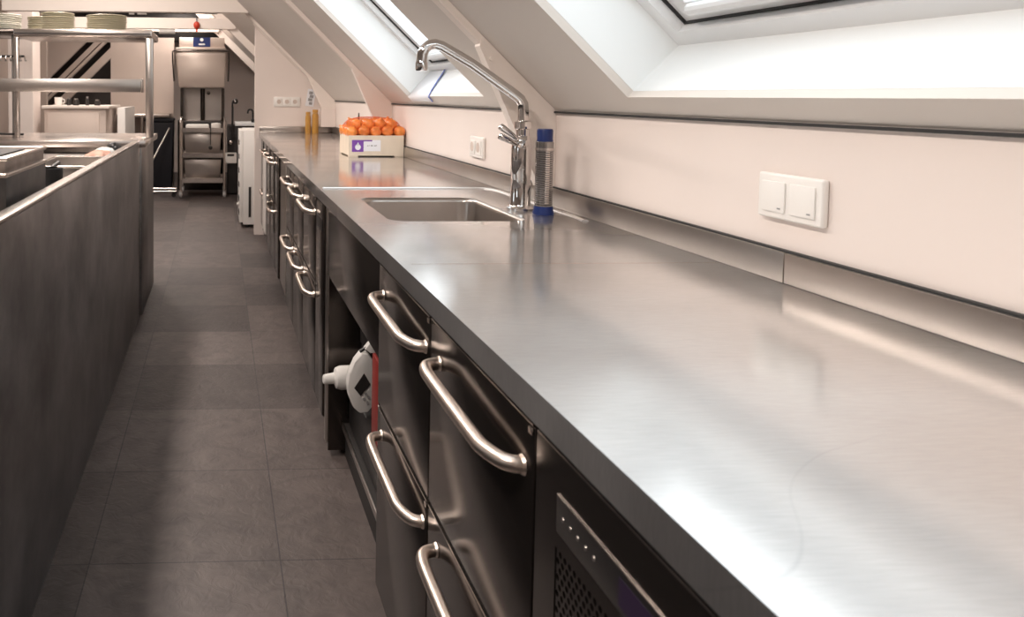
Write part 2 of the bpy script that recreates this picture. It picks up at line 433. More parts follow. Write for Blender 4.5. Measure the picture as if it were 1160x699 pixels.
for o_, z_ in ((Vector((0, -.004, -.009)), 0), (Vector((.004, .004, .011)), .004)):
    p0 = a + o_ * .6; q0 = a + d + o_ * 1.15 + Vector((0, 0, z_)); dd = (q0 - p0)
    lv.tube([p0, p0 + dd * .35, p0 + dd * .85, p0 + dd * .97, q0], [.0065, .0075, .0100, .0095, .0055], 16)
obj('lever', lv, CHROME, tp)
obj('lever_hub', MB().ball((FX - .006, FY - .014, 1.094), .021, (1, 1, .95)), CHROME, tp)
obj('temperature_button', MB().cyl((FX - .008, FY - .0345, 1.097), (FX - .009, FY - .0375, 1.097), .005), GREY, tp)

# steel bottle with blue ends
bx_, by_ = .893, 2.067
bt = thing('steel_bottle', 'upright ribbed steel cylinder with blue cap and blue base standing beside the tap', 'bottle', (bx_, by_, .9))
prof = [(0, .922)]; z = .922
for k in range(26):
    prof += [(.0222, z), (.0236, z + .0015), (.0236, z + .0045), (.0222, z + .006)]; z += .006
prof += [(.0232, z + .001), (.0236, z + .022), (.0215, z + .024), (0, z + .024)]
obj('ribbed_body', MB().lathe(prof, (bx_, by_, 0), 40), mat('ribbed_grey_steel', (.36, .34, .33), .22, 1), bt)
obj('blue_cap', MB().lathe([(0, 1.100), (.0212, 1.100), (.0215, 1.104), (.0205, 1.108), (.0212, 1.132), (.0195, 1.136), (0, 1.136)], (bx_, by_, 0), 40), BLUE, bt, label='blue cap')
obj('blue_base', MB().lathe([(0, .9005), (.0275, .9005), (.0285, .905), (.0265, .911), (.0255, .918), (.0245, .924), (0, .924)], (bx_, by_, 0), 40), BLUE, bt, label='blue flared base')
st = MB()
for j in range(24):
    z0 = .932 + j * .0061; st.box(bx_ - .0075, bx_ + .0045, by_ - .0252, by_ - .0225, z0, z0 + .0042, .0006)
obj('gauge_strip', st, STEELL, bt, label='pale ladder-like strip down the front')
obj('clamp_ring', MB().lathe([(0, 1.0775), (.0246, 1.0775), (.0246, 1.0845), (0, 1.0845)], (bx_, by_, 0), 40), STEELL, bt)

# ------------------------------------------------------------------ onions in a carton
ob = thing('onion_carton', 'low cream cardboard tray with a purple printed label holding a heap of onions', 'box', (.838, 4.2, .9))
X0, X1, Y0, Y1, Z0, Z1 = .690, .984, 4.05, 4.36, .9065, 1.014
c = MB(); tk = .006
c.box(X0, X1, Y0, Y1, Z0, Z0 + tk); c.box(X0, X1, Y0, Y0 + tk, Z0 + tk, Z1); c.box(X0, X1, Y1 - tk, Y1, Z0 + tk, Z1)
c.box(X0, X0 + tk, Y0 + tk, Y1 - tk, Z0 + tk, Z1); c.box(X1 - tk, X1, Y0 + tk, Y1 - tk, Z0 + tk, Z1)
obj('carton_tray', c, CARD, ob)
for fx in (X0, X1 - .05):
    for fy in (Y0 + .002, Y1 - .045): obj('foot', MB().box(fx + .002, fx + .05, fy, fy + .04, .9003, Z0), CARD, ob)
lb = obj('printed_label', MB().box(X0 + .016, X0 + .170, Y0 - .0012, Y0 - .0002, .930, .990), PAPER, ob, label='white paper label with a purple square')
obj('purple_square', MB().box(X0 + .016, X0 + .078, Y0 - .0020, Y0 - .0013, .927, .990), PURPLE, lb)
obj('purple_bar', MB().box(X0 + .075, X0 + .125, Y0 - .0020, Y0 - .0013, .983, .990), PURPLE, lb)
em = MB(); em.cyl((X0 + .048, Y0 - .0028, .952), (X0 + .048, Y0 - .0021, .952), .0155, .0155, 24)
em.prism([(X0 + .040, .963), (X0 + .056, .963), (X0 + .048, .978)], 'y', Y0 - .0028, Y0 - .0021)
obj('onion_emblem', em, PAPER, lb, label='white onion shaped emblem')
sc = MB()
for i, wd in enumerate((.008, .005, .011, .006, .009, .005)):
    x = X0 + .098 + i * .0095; sc.box(x, x + wd * .8, Y0 - .0018, Y0 - .0013, .957 + (i % 2) * .001, .961 + (i % 3) * .001)
obj('grey_print', sc, GREY, lb)
on = obj('onion', MB().lathe([(0, -.030), (.006, -.029), (.020, -.024), (.029, -.012), (.0315, .001), (.029, .013), (.020, .023), (.010, .029), (.005, .034), (.003, .040), (0, .040)], (0, 0, 0), 20), ONION, at=(0, 0, 0))
tag(on, 'glossy orange onion heaped with others in the cardboard tray under a net', 'onion', 'onions in the cardboard tray')
spots = []
rr = random.Random(11)
for (z, nx, ny, x0, x1, y0, y1) in ((.948, 4, 4, .735, .940, 4.095, 4.315), (.990, 3, 3, .770, .905, 4.132, 4.278),
                                 (1.031, 5, 4, .708, .966, 4.078, 4.300), (1.071, 4, 3, .742, .932, 4.112, 4.262)):
    for i in range(nx):
        for j in range(ny):
            x = x0 + (x1 - x0) * i / (nx - 1); y = y0 + (y1 - y0) * j / (ny - 1)
            spots.append((x + rr.uniform(-.002, .002), y + rr.uniform(-.002, .002), z + rr.uniform(-.003, .003)))
for i, s in enumerate(spots):
    r = (rr.uniform(-1, 1), rr.uniform(-1, 1), rr.uniform(0, 6))
    if i == 0: on.location = s; on.rotation_euler = r
    else: dup(on, s, r)
nb = MB(); bmesh.ops.create_icosphere(nb.b, subdivisions=4, radius=1)
for v in nb.b.verts:
    n_ = v.co.normalized(); k = 1 / (abs(n_.x) ** 3.2 + abs(n_.y) ** 3.2 + abs(max(n_.z, -.55)) ** 2.2) ** .36
    v.co = Vector((.835 + n_.x * k * .150, 4.185 + n_.y * k * .146, 1.044 + n_.z * k * .066))
    v.co.x = min(v.co.x, .993)
bmesh.ops.delete(nb.b, geom=[v for v in nb.b.verts if v.co.z < 1.018], context='VERTS')
net = obj('onion_net', nb, NET, at=(.835, 4.18, 1.018))
wf = net.modifiers.new('w', 'WIREFRAME'); wf.thickness = .0010
tag(net, 'orange plastic mesh net stretched over the heap of onions', 'net')

# jars, note and sockets at the far end
def jar(x, y, h, r, label):
    j = thing('amber_jar', label, 'jar', (x, y, .9), 'amber jars in the far corner')
    obj('jar_body', MB().lathe([(0, .9003), (r, .9003), (r, .9 + h * .75), (r * .8, .9 + h * .85), (0, .9 + h * .86)], (x, y, 0)), AMBER, j)
    obj('lid', MB().lathe([(0, .9 + h * .862), (r * .85, .9 + h * .862), (r * .85, .9 + h), (0, .9 + h)], (x, y, 0)), AMBER, j)
jar(.765, 6.58, .185, .024, 'shorter amber yellow jar on the worktop by the far socket wall')
jar(.826, 6.57, .205, .028, 'taller amber yellow jar next to the boxed in corner')
nt_ = obj('note_card', MB().box(-.036, .036, -.001, 0, -.075, .075), PAPER); nt_.location = (.80, 6.695, 1.205); nt_.rotation_euler = (0, .16, 0)
tag(nt_, 'small tilted white card with a dark picture on the wall above the amber jars', 'card')
ORG[nt_.name] = (0, 0, 0)
cpr = MB()
for i, (a, b_, z0, z1) in enumerate(((-.02, .012, .03, .055), (-.012, .022, .0, .026), (-.02, .016, -.03, -.004), (-.008, .02, -.06, -.036))): cpr.box(a, b_, -.0016, -.0011, z0, z1)
obj('dark_picture', cpr, GREY, nt_)
def socket_strip(n, x0, x1, z0, z1, y, label):
    t = thing('socket_strip', label, 'socket', ((x0 + x1) / 2, y, z0))
    obj('cover_frame', MB().box(x0, x1, y - .012, y - .0005, z0, z1, .004), SOCK, t)
    w_ = (x1 - x0 - .02) / n
    for k in range(n):
        a = x0 + .01 + k * w_
        s_ = obj('socket_insert', MB().box(a + .006, a + w_ - .006, y - .0155, y - .0122, z0 + .012, z1 - .012, .002), SOCK, t)
        mid = (a + a + w_) / 2; zc = (z0 + z1) / 2
        obj('socket_well', MB().cyl((mid, y - .0162, zc), (mid, y - .0156, zc), .019), CREAM, s_)
socket_strip(3, .476, .706, 1.128, 1.212, 6.70, 'triple white socket strip on the far end wall above the worktop')
def wall_frame(y0, y1, z0, z1, n, cat, name, label, insert):
    t = thing(name, label, cat, (1, (y0 + y1) / 2, z0))
    obj('cover_frame', MB().box(.987, .9995, y0, y1, z0, z1, .004, 3), SOCK, t)
    w_ = (y1 - y0 - .014) / n
    for k in range(n):
        a = y0 + .007 + k * w_; q = MB().box(.9835, .9868, a + .006, a + w_ - .006, z0 + .012, z1 - .014, .0016)
        s_ = obj(insert, q, SOCK, t)
        if insert == 'rocker':
            obj('indicator', MB().box(.9828, .9834, a + .014, a + .021, z0 + .018, z0 + .0205), GREY, s_)
        else:
            obj('socket_well', MB().cyl((.9828, a + w_ / 2, (z0 + z1) / 2), (.9834, a + w_ / 2, (z0 + z1) / 2), .019), CREAM, s_)
wall_frame(1.2085, 1.359, 1.010, 1.090, 2, 'switch', 'light_switch', 'double white light switch on the wall above the nearest stretch of worktop', 'rocker')
wall_frame(2.835, 2.985, .99, 1.07, 2, 'socket', 'wall_socket', 'double white socket on the low wall just behind the tap', 'socket_insert')
hk = obj('black_peg', MB().cyl((.996, 5.35, 1.045), (.975, 5.33, 1.05), .006).cyl((.975, 5.33, 1.03), (.975, 5.33, 1.105), .008, .004), BLACK, at=(.99, 5.35, 1.04))
tag(hk, 'small black peg on the wall behind the onions', 'peg')
# paper on the window ledge
pp = MB()
rows = [(S0 - .028, 3.46, 3.846, -.008), (S0 + .002, 3.462, 3.848, -.006), (S0 + .006, 3.50, 3.85, .03), (S0 + .010, 3.60, 3.852, .165)]
up_ = [pp.b.verts.new(rp(s_, a_, d_)) for s_, a_, b_, d_ in rows]; up2 = [pp.b.verts.new(rp(s_, b_, d_)) for s_, a_, b_, d_ in rows]
for k in range(3): pp.b.faces.new((up_[k], up2[k], up2[k + 1], up_[k + 1]))
po = obj('paper_sheet', pp, PAPER, at=tuple(rp(S0, 3.6, 0)))
so = po.modifiers.new('t', 'SOLIDIFY'); so.thickness = .001
tag(po, 'white paper sheet with a blue edge on the ledge of the window behind the tap', 'paper')
e = MB(); e.tube([rp(s_, a_, d_) for s_, a_, b_, d_ in rows], .0028, 6); obj('blue_edge', e, mat('blue_edge_print', (.16, .2, .5), .6), po)

# ------------------------------------------------------------------ refrigerated counters
FXF = .360
def handle_path(y0, y1, z):
    return [(FXF + .002, y1, z), (.346, y1 - .002, z), (.333, y1 - .012, z), (.327, y1 - .034, z), (.3255, y1 - .07, z), (.3255, y0 + .065, z), (.3265, y0 + .046, z), (.337, y0 + .012, z), (.348, y0 + .002, z), (FXF + .002, y0, z)]
def smoothpath(P, n=3):
    P = [Vector(p) for p in P]
    for _ in range(n):
        Q = [P[0]]
        for a, b in zip(P, P[1:]): Q += [a * .75 + b * .25, a * .25 + b * .75]
        Q.append(P[-1]); P = Q
    return P
def drawer(parent, y0, y1, z0, z1, zh, nth):
    d = obj('drawer', MB().box(FXF, FXF + .022, y0, y1, z0, z1, .002).box(FXF + .0225, .42, y0 + .02, y1 - .02, z0 + .02, z1 - .03), DARKST, parent)
    obj('drawer_lit_edge', MB().box(FXF - .0012, FXF + .021, y0 + .003, y1 - .003, z1 + .0003, z1 + .0028), STEELL, d, label='pale steel strip drawn as the lit top edge')  # pale strip draws the light caught along the drawer's top edge
    m_ = MB(); ym = (y0 + y1) / 2 - .012; h0, h1 = ym - .171, ym + .171
    m_.tube(smoothpath(handle_path(h0, h1, zh), 2), .0102, 16)
    h = obj('handle', m_, HANDLE, d, label='satin steel bow handle')
    for yy in (h0, h1): obj('handle_foot', MB().cyl((FXF - .0008, yy, zh), (FXF - .004, yy, zh), .0125, .011), HANDLE, h)
    # small bright hinge clip in the corner
    obj('corner_clip', MB().box(FXF - .003, FXF - .0003, y0 + .001, y0 + .012, z1 - .010, z1 - .002, .0008), STEELL, d)
    return d
def counter(label, y0, y1, drawers, machine, group=None):
    t = thing('refrigerated_counter', label, 'counter', (.66, (y0 + y1) / 2, 0))
    b = MB(); b.box(.421, .978, y0, y1, .10, .8605)
    b.box(FXF + .003, .4205, y0, y0 + .004, .112, .8605); b.box(FXF + .003, .4205, y1 - .004, y1, .112, .8605)
    obj('carcass', b, DARKST, t)
    obj('top_rail', MB().box(FXF + .012, .4205, y0 + .0045, y1 - .0045, .8505, .8605), INNER, t)  # near-black colour stands in for the shade in this gap
    obj('kick_plate', MB().box(.427, .96, y0 + .01, y1 - .01, .001, .0995), INNER, t)
    for (a, c_) in drawers:
        drawer(t, a + .003, c_ - .003, .534, .8475, .790, 0); drawer(t, a + .003, c_ - .003, .112, .525, .478, 0)
    return t
def compartment(t, y0, y1, full):
    if full:
        # front plate built around a grid of real punched holes
        gy0, gy1, gz0, gz1 = y0 + .055, y1 - .052, .22, .745
        zt = .8475
        b = MB()
        b.box(FXF, FXF + .02, y0, gy0, .112, zt); b.box(FXF, FXF + .02, gy1, y1, .112, zt)
        b.box(FXF, FXF + .02, gy0, gy1, gz1, zt); b.box(FXF, FXF + .02, gy0, gy1, .112, gz0)
        obj('machine_front', b, DARKST, t, smooth=False)
        g = bmesh.new(); py, pz = .0105, .0088; r = .0036
        nr = int((gz1 - gz0) / pz); nc = int((gy1 - gy0) / py)
        pz = (gz1 - gz0) / nr; py = (gy1 - gy0) / (nc + .5); x = FXF + .001
        for j in range(nr):
            z0 = gz0 + j * pz; off = (j % 2) * py / 2
            fa = gy0 if off else gy1 - py / 2
            g.faces.new([g.verts.new(p) for p in ((x, fa, z0), (x, fa + py / 2, z0), (x, fa + py / 2, z0 + pz), (x, fa, z0 + pz))])
            for i in range(nc):
                a = gy0 + off + i * py; cy, cz = a + py / 2, z0 + pz / 2
                corners = [(a, z0), (cy, z0), (a + py, z0), (a + py, cz), (a + py, z0 + pz), (cy, z0 + pz), (a, z0 + pz), (a, cz)]
                O = [g.verts.new((x, p[0], p[1])) for p in corners]; I = []
                for p in corners:
                    d_ = Vector((p[0] - cy, p[1] - cz)).normalized() * r; I.append(g.verts.new((x, cy + d_.x, cz + d_.y)))
                J = [g.verts.new(v.co + Vector((.003, 0, 0))) for v in I]
                for k in range(8):
                    n_ = (k + 1) % 8; g.faces.new((O[k], O[n_], I[n_], I[k])); g.faces.new((I[k], I[n_], J[n_], J[k]))
        mbx = MB(); mbx.b.free(); mbx.b = g
        obj('grille', mbx, DARKST, t, smooth=False, label='punched ventilation grille with round holes')
        obj('front_lit_edge', MB().box(FXF - .0012, FXF + .019, y0 + .003, y1 - .003, zt + .0003, zt + .0028), STEELL, t, label='pale steel strip drawn as the lit top edge')  # lighter steel imitates the lit upper edge of this front
        cp = obj('control_panel', MB().box(FXF - .0015, FXF - .0003, .47, y1 - .056, .764, .803, .0004), BLACK, t, label='glossy black control strip')
        obj('panel_trim', MB().box(FXF - .0018, FXF - .0003, .47, y1 - .056, .8032, .8046), STEELL, cp)
        for k in range(5):
            obj('button', MB().cyl((FXF - .0016, y1 - .072 - k * .0165, .784), (FXF - .0024, y1 - .072 - k * .0165, .784), .0028, .0024, 14), STEEL, cp)
        obj('display', MB().box(FXF - .0020, FXF - .0016, .590, .650, .770, .796), LILAC, cp, label='dim violet display')
        obj('indicator_lamp', MB().cyl((FXF - .0016, .573, .784), (FXF - .003, .573, .784), .004), HANDLE, cp)
    else:
        obj('machine_front', MB().box(FXF, FXF + .02, y0, y1, .112, .8475, .003), DARKST, t)
        obj('display_slot', MB().box(FXF - .002, FXF - .0003, y0 + .025, y1 - .02, .752, .795, .001), BLACK, t)
c1 = counter('nearest dark steel refrigerated counter with four bow handled drawers and a punched vent panel', .42, 1.695, [(.838, 1.270), (1.270, 1.691)], True)
compartment(c1, .424, .834, True)
c2 = counter('dark steel refrigerated counter beyond the open shelf under the sink', 2.60, 4.095, [(2.81, 3.235), (3.235, 3.655), (3.655, 4.08)], True)
compartment(c2, 2.605, 2.805, False)
c3 = counter('farthest dark refrigerated counter ending at the socket wall', 4.60, 6.29, [(4.86, 5.28), (5.28, 5.69), (5.69, 6.11)], True)
compartment(c3, 4.61, 4.855, False)
fp = obj('filler_panel', MB().box(.370, .96, 4.11, 4.585, .112, .8605, .002).box(.43, .95, 4.115, 4.58, .0005, .1118), STEEL, at=(.66, 4.45, 0))
tag(fp, 'plain steel front panel between the two far refrigerated counters', 'panel')
fp2 = obj('filler_panel', MB().box(.37, .96, 6.305, 6.69, .112, .8605, .002).box(.43, .95, 6.31, 6.685, .0005, .1118), DARKST, at=(.66, 6.55, 0))
tag(fp2, 'dark filler panel closing the run against the socket wall', 'panel')
# open bay under the sink
bay = thing('open_sink_cabinet', 'open dark cabinet with a low shelf under the sink', 'cabinet', (.66, 2.17, 0))
obj('apron', MB().box(.366, .378, 1.700, 2.535, .625, .8605, .001), DARKST, bay)
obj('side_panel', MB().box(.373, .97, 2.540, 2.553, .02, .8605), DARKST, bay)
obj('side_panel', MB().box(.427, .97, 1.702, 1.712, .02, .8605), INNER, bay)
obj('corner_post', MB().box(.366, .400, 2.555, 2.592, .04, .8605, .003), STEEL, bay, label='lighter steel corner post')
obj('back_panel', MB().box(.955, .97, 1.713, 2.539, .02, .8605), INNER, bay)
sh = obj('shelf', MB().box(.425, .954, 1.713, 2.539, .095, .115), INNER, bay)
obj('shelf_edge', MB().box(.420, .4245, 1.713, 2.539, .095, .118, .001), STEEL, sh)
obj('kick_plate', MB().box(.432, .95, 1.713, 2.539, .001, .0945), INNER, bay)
# things kept in the bay
bb = obj('black_crate', MB().box(.44, .80, 1.80, 2.52, .1155, .262, .008), BLACK, at=(.6, 2.1, .1155))
tag(bb, 'low black crate on the shelf under the sink', 'crate')
rb = obj('red_board', MB().box(.419, .430, 1.95, 2.045, .263, .525, .003), RED, at=(.425, 2.0, .263)); tag(rb, 'narrow dark red board standing on edge under the sink', 'board')
sd = thing('handheld_scale', 'white handheld device with a small grey screen and buttons leaning under the sink', 'device', (.45, 2.26, .262))
def P2(u, v, y=2.24):   # outline laid out in millimetres around the device centre, turned to lean
    return (.428 + (u - 406) * .00250, .372 - (v - 450) * .00262)
out = [(389, 455), (391, 440), (398, 427), (405, 417), (413, 418), (420, 426), (421.5, 455), (421, 478), (414, 486), (404, 487), (396, 480), (391, 468)]
obj('shell', MB().prism([P2(*p) for p in out], 'y', 2.235, 2.275, .006), WHITE, sd)
obj('screen', MB().prism([P2(*p) for p in ((397, 457), (408.5, 440), (416, 452), (404.5, 466))], 'y', 2.231, 2.2345), INNER, sd, label='tilted grey screen')
for (u, v) in ((411, 464), (414.5, 468), (409, 470), (413, 474)):
    c_ = P2(u, v); obj('button', MB().cyl((c_[0], 2.2345, c_[1]), (c_[0], 2.231, c_[1]), .0042), GREY, sd)
obj('handle_strap', MB().tube([(P2(404, 417)[0], 2.25, P2(404, 417)[1]), (P2(412, 411)[0], 2.25, P2(412, 411)[1] - .004), (P2(424, 424)[0], 2.25, P2(424, 424)[1])], .005), BLACK, sd)
obj('handle_grip', MB().prism([P2(409, 414), P2(421, 400), P2(424, 404), P2(424, 420), P2(417, 416)], 'y', 2.24, 2.27, .004), WHITE, sd)
wb = thing('white_squeeze_bottle', 'white plastic bottle lying with its cap pointing to the aisle under the sink', 'bottle', (.40, 2.47, .262))
wbz = .302
obj('bottle_body', MB().tube([(.378, 2.455, wbz), (.384, 2.455, wbz), (.40, 2.457, wbz), (.50, 2.47, wbz), (.515, 2.472, wbz)], [.018, .033, .0385, .0385, .03], 24), WHITE, wb)
obj('cap', MB().tube([(.342, 2.450, wbz - .003), (.346, 2.4505, wbz - .003), (.380, 2.455, wbz)], [.012, .016, .018], 20), WHITE, wb)
tb = obj('black_tub', MB().box(-.075, .075, -.06, .06, -.045, .055, .01), BLACK); tb.location = (.53, 2.36, .475); tb.rotation_euler = (0, .0, 0)
tag(tb, 'glossy black tub in the shadow behind the white device', 'tub')
tbs = obj('tub_stand', MB().box(.46, .60, 2.31, 2.42, .2625, .428, .004), BLACK, at=(.53, 2.36, .2625)); tag(tbs, 'black canister under the glossy black tub', 'canister')

# pale towel on a far drawer handle
tw = MB(); n = 14
f_ = []
for i in range(n + 1):
    y = 5.06 + .26 * i / n; f_.append((.322 + .004 * math.sin(i * 1.7), y))
bk = [(x - .006, y) for x, y in reversed(f_)]
tw.prism([(x - .006, y) for x, y in f_] + [(x - .012, y) for x, y in reversed(f_)], 'z', .30, .795)
to = obj('hanging_towel', tw, mat('pale_towel', (.56, .52, .49), .9), at=(.325, 5.2, .30)); tag(to, 'pale grey towel hanging over a handle of the farthest drawers', 'towel')

# ------------------------------------------------------------------ island on the left
XP = -.4346
isl = thing('cooking_island', 'long steel cooking island with a scuffed dark side panel along the aisle', 'island', (-1.0, 1.5, 0))
obj('side_panel', MB().box(XP - .03, XP, -1.6, 4.185, .001, .962, .002), PANEL, isl)
obj('panel_rim', MB().box(XP - .034, XP + .001, -1.6, 4.186, .9625, .973, .003), STEELL, isl, label='bright rounded rim on the side panel')
obj('island_top', MB().box(-1.75, XP - .035, -1.6, 4.185, .88, .905, .002), STEEL, isl)
obj('island_body', MB().box(-1.70, XP - .031, -1.6, 4.18, .06, .879), DARKST, isl)
obj('end_strip', MB().box(XP - .03, XP + .0005, 4.187, 4.212, .001, .972, .003), STEELL, isl, label='bright steel corner strip at the far end')
ps = thing('serving_counter', 'steel serving counter across the far end of the cooking island', 'counter', (-1.1, 4.6, 0))
obj('counter_top', MB().box(-1.9, -.402, 4.216, 5.05, .936, .973, .004), STEELL, ps)
obj('counter_side', MB().box(-.46, -.425, 4.235, 5.0, .001, .935, .002), PANEL, ps)
obj('counter_front', MB().box(-1.85, -.4605, 4.235, 4.26, .001, .935), DARKST, ps)
os_ = thing('overshelf', 'steel overshelf frame standing on the serving counter', 'shelf', (-.8, 4.65, .973))
obj('post', MB().box(-.428, -.384, 4.50, 4.544, .9735, 1.553, .006), STEEL, os_)
obj('post', MB().box(-1.185, -1.155, 4.50, 4.53, .9735, 1.553, .006), STEELL, os_)
obj('upper_shelf', MB().box(-1.185, -.388, 4.50, 4.95, 1.555, 1.600, .01, 3), STEELL, os_)
obj('shelf_groove', MB().box(-1.178, -.396, 4.496, 4.4995, 1.572, 1.577), INNER, os_)
obj('lower_shelf', MB().box(-2.2, -.445, 4.40, 4.498, 1.238, 1.312, .003), STEEL, os_)
obj('lower_shelf_tip', MB().box(-.4445, -.438, 4.40, 4.498, 1.236, 1.314, .002), STEELL, os_)
ob2 = thing('overshelf', 'darker second overshelf at the left edge of the picture carrying white plates', 'shelf', (-1.8, 4.8, .973))
obj('upper_shelf', MB().box(-2.6, -1.20, 4.60, 5.0, 1.575, 1.607, .006), DARKST, ob2)
obj('post', MB().box(-2.3, -2.27, 4.62, 4.65, .9735, 1.574, .004), STEEL, ob2)
obj('post', MB().box(-1.232, -1.205, 4.64, 4.665, .9735, 1.574, .004), STEEL, ob2)
hr = thing('hook_rail', 'short dark rail with small hooks between the overshelf posts', 'rail', (-1.5, 4.66, 1.43))
obj('rail', MB().cyl((-2.26, 4.57, 1.445), (-1.14, 4.57, 1.445), .006), BLACK, hr)
for k in range(7): obj('hook', MB().tube([(-1.30 + .028 * k, 4.564, 1.445), (-1.30 + .028 * k, 4.552, 1.43), (-1.30 + .028 * k, 4.556, 1.418), (-1.296 + .028 * k, 4.566, 1.42)], .004, 8), STEEL, hr)
PR = [(0, .004), (.06, .004), (.062, .0), (.07, .0), (.072, .005), (.098, .013), (.10, .0155), (.098, .017), (.07, .009), (0, .0075)]
def stack(x, y, z, n, r, m_, label, group, pitch=.0118):
    first = obj('dinner_plate', MB().lathe([(a * r / .1, b) for a, b in PR], (0, 0, 0), 36), m_)
    tag(first, label, 'plate', group); first.location = (x, y, z)
    for k in range(1, n):
        dup(first, (x + random.uniform(-.002, .002), y + random.uniform(-.002, .002), z + k * pitch))
stack(-.682, 4.73, 1.6005, 8, .122, PLATE, 'cream green dinner plate in the rightmost stack on the overshelf', 'plates in the rightmost stack')
stack(-.975, 4.73, 1.6005, 9, .100, PLATE, 'cream green dinner plate in the second stack from the right on the overshelf', 'plates in the second stack from the right')
stack(-1.105, 4.86, 1.6005, 8, .085, PLATE, 'small beige plate in the set back stack between two fuller stacks', 'plates in the set back stack')
stack(-1.325, 4.80, 1.6075, 8, .115, PLATEW, 'white dinner plate in the stack at the left edge of the picture', 'plates in the white stack')
# fryer
fr = thing('countertop_fryer', 'dark steel countertop appliance with a rolled upper band at the left picture edge', 'appliance', (-.8, 2.03, .905))
obj('housing', MB().box(-1.15, -.502, 1.832, 2.246, .906, 1.030, .003), mat('dark_matte_steel', (.06, .052, .048), .5, .5, noise=(14, (1, 1, 1), .4)), fr)  # dark matte steel with random blotches
obj('lower_lip', MB().tube([(-.503, 1.832, 1.031), (-.503, 2.246, 1.031)], .006, 10).tube([(-1.15, 1.835, 1.031), (-.503, 1.835, 1.031)], .006, 10), STEELL, fr)
obj('upper_band', MB().box(-1.148, -.506, 1.836, 2.242, 1.034, 1.066, .002), mat('brown_lit_steel', (.26, .21, .18), .45, .7, noise=(14, (1, 1, 1), .3)), fr)  # brown tone puts the warm light on the band into its colour
obj('upper_lip', MB().tube([(-1.15, 1.835, 1.069), (-.503, 1.835, 1.069), (-.503, 2.246, 1.069), (-1.15, 2.246, 1.069)], .0055, 10), STEELL, fr)
obj('basin_rim', MB().box(-1.10, -.55, 1.88, 2.20, 1.067, 1.070), INNER, fr)
# things on the island
kn = thing('black_saucepan', 'small dark saucepan just behind the countertop appliance', 'pan', (-.60, 2.70, .905))
obj('pan_body', MB().lathe([(0, .9055), (.052, .9055), (.056, .915), (.056, .968), (.053, .968), (.051, .917), (0, .915)], (-.60, 2.70, 0)), BLACK, kn)
obj('pan_handle', MB().tube([(-.60, 2.755, .955), (-.60, 2.80, .962), (-.60, 2.90, .968)], .008, 10), BLACK, kn)
gp = thing('steel_pan', 'shallow steel pan sunk beside the island rim', 'pan', (-.60, 3.15, .905))
b = MB(); b.box(-.72, -.50, 2.95, 3.42, .9055, .910); b.box(-.72, -.715, 2.95, 3.42, .911, .945); b.box(-.505, -.50, 2.95, 3.42, .911, .945); b.box(-.714, -.506, 2.95, 2.955, .911, .945); b.box(-.714, -.506, 3.415, 3.42, .911, .945)
obj('pan_tray', b, STEEL, gp)
obj('pan_rim', MB().tube([(-.725, 2.945, .946), (-.495, 2.945, .946), (-.495, 3.425, .946), (-.725, 3.425, .946)], .005, 8, closed=True), STEELL, gp)
cb = obj('chopping_plate', MB().box(-1.15, -.80, 2.75, 3.55, .9055, .925, .006), CREAM, at=(-.98, 3.1, .9055)); tag(cb, 'pale chopping board lying on the island beside the sunk steel pan', 'chopping board')
def crumple(name, c, sx, sy, sz, m_, seed, label, cat):
    b = MB(); bmesh.ops.create_icosphere(b.b, subdivisions=4, radius=1); r_ = random.Random(seed)
    ph = [(Vector((r_.uniform(-3, 3), r_.uniform(-3, 3), r_.uniform(-3, 3))) * 2, r_.uniform(0, 6)) for _ in range(7)]
    for v in b.b.verts:
        k = 1 + sum(abs(math.sin(v.co.dot(a) + p)) for a, p in ph) / 7 * .55 - .3
        v.co = Vector((c[0] + v.co.x * k * sx, c[1] + v.co.y * k * sy, max(c[2] + v.co.z * k * sz + sz * .6, c[2])))
    o = obj(name, b, m_, at=c); return tag(o, label, cat)
crumple('kitchen_cloth', (-.56, 3.62, .9055), .06, .13, .035, PINK, 3, 'crumpled pinkish cloth on the island next to the rim', 'cloth')
crumple('paper_towel', (-.57, 3.85, .9055), .05, .08, .035, WHITE, 5, 'crumpled white paper behind the pinkish cloth', 'paper')
crumple('black_glove', (-.55, 4.07, .9055), .04, .05, .04, BLACK, 8, 'small black bundle near the far end of the island', 'cloth')
kr = thing('black_paper_stand', 'thin black upright stand with a crossbar on the serving counter', 'stand', (-1.33, 4.6, .973))
obj('upright', MB().cyl((-1.335, 4.62, .9735), (-1.335, 4.62, 1.13), .011), BLACK, kr); obj('crossbar', MB().cyl((-1.42, 4.62, .990), (-1.16, 4.62, .985), .006), BLACK, kr)

# ------------------------------------------------------------------ far room on the left
tc_ = thing('tall_cupboard', 'tall pale cupboard behind the white plates', 'cupboard', (-2.6, 8.0, 0))
obj('cupboard_body', MB().box(-3.2, -2.03, 8.0, 8.55, .0, 1.98, .003), CREAM, tc_)
for a in (-3.19, -2.61): obj('door', MB().box(a, a + .572, 7.978, 7.998, .08, 1.95, .003), CREAM, tc_)
lc = thing('low_cabinet', 'low pale cabinet with a projecting top below the stairwell opening', 'cabinet', (-1.4, 7.9, 0))
obj('cabinet_body', MB().box(-1.69, -1.10, 7.53, 8.3, 0, 1.085, .003), CREAM, lc)
obj('cabinet_top', MB().box(-1.71, -1.06, 7.50, 8.32, 1.086, 1.115, .004), TIMBER, lc)
obj('door', MB().box(-1.655, -1.16, 7.51, 7.529, .06, 1.05, .003), CREAM, lc)
sb = obj('white_side_unit', MB().box(-1.05, -.97, 8.0, 8.9, .0, 1.09, .003), WHITE, at=(-1.0, 8.4, 0)); tag(sb, 'narrow white unit at the right side of the low pale cabinet', 'cabinet')
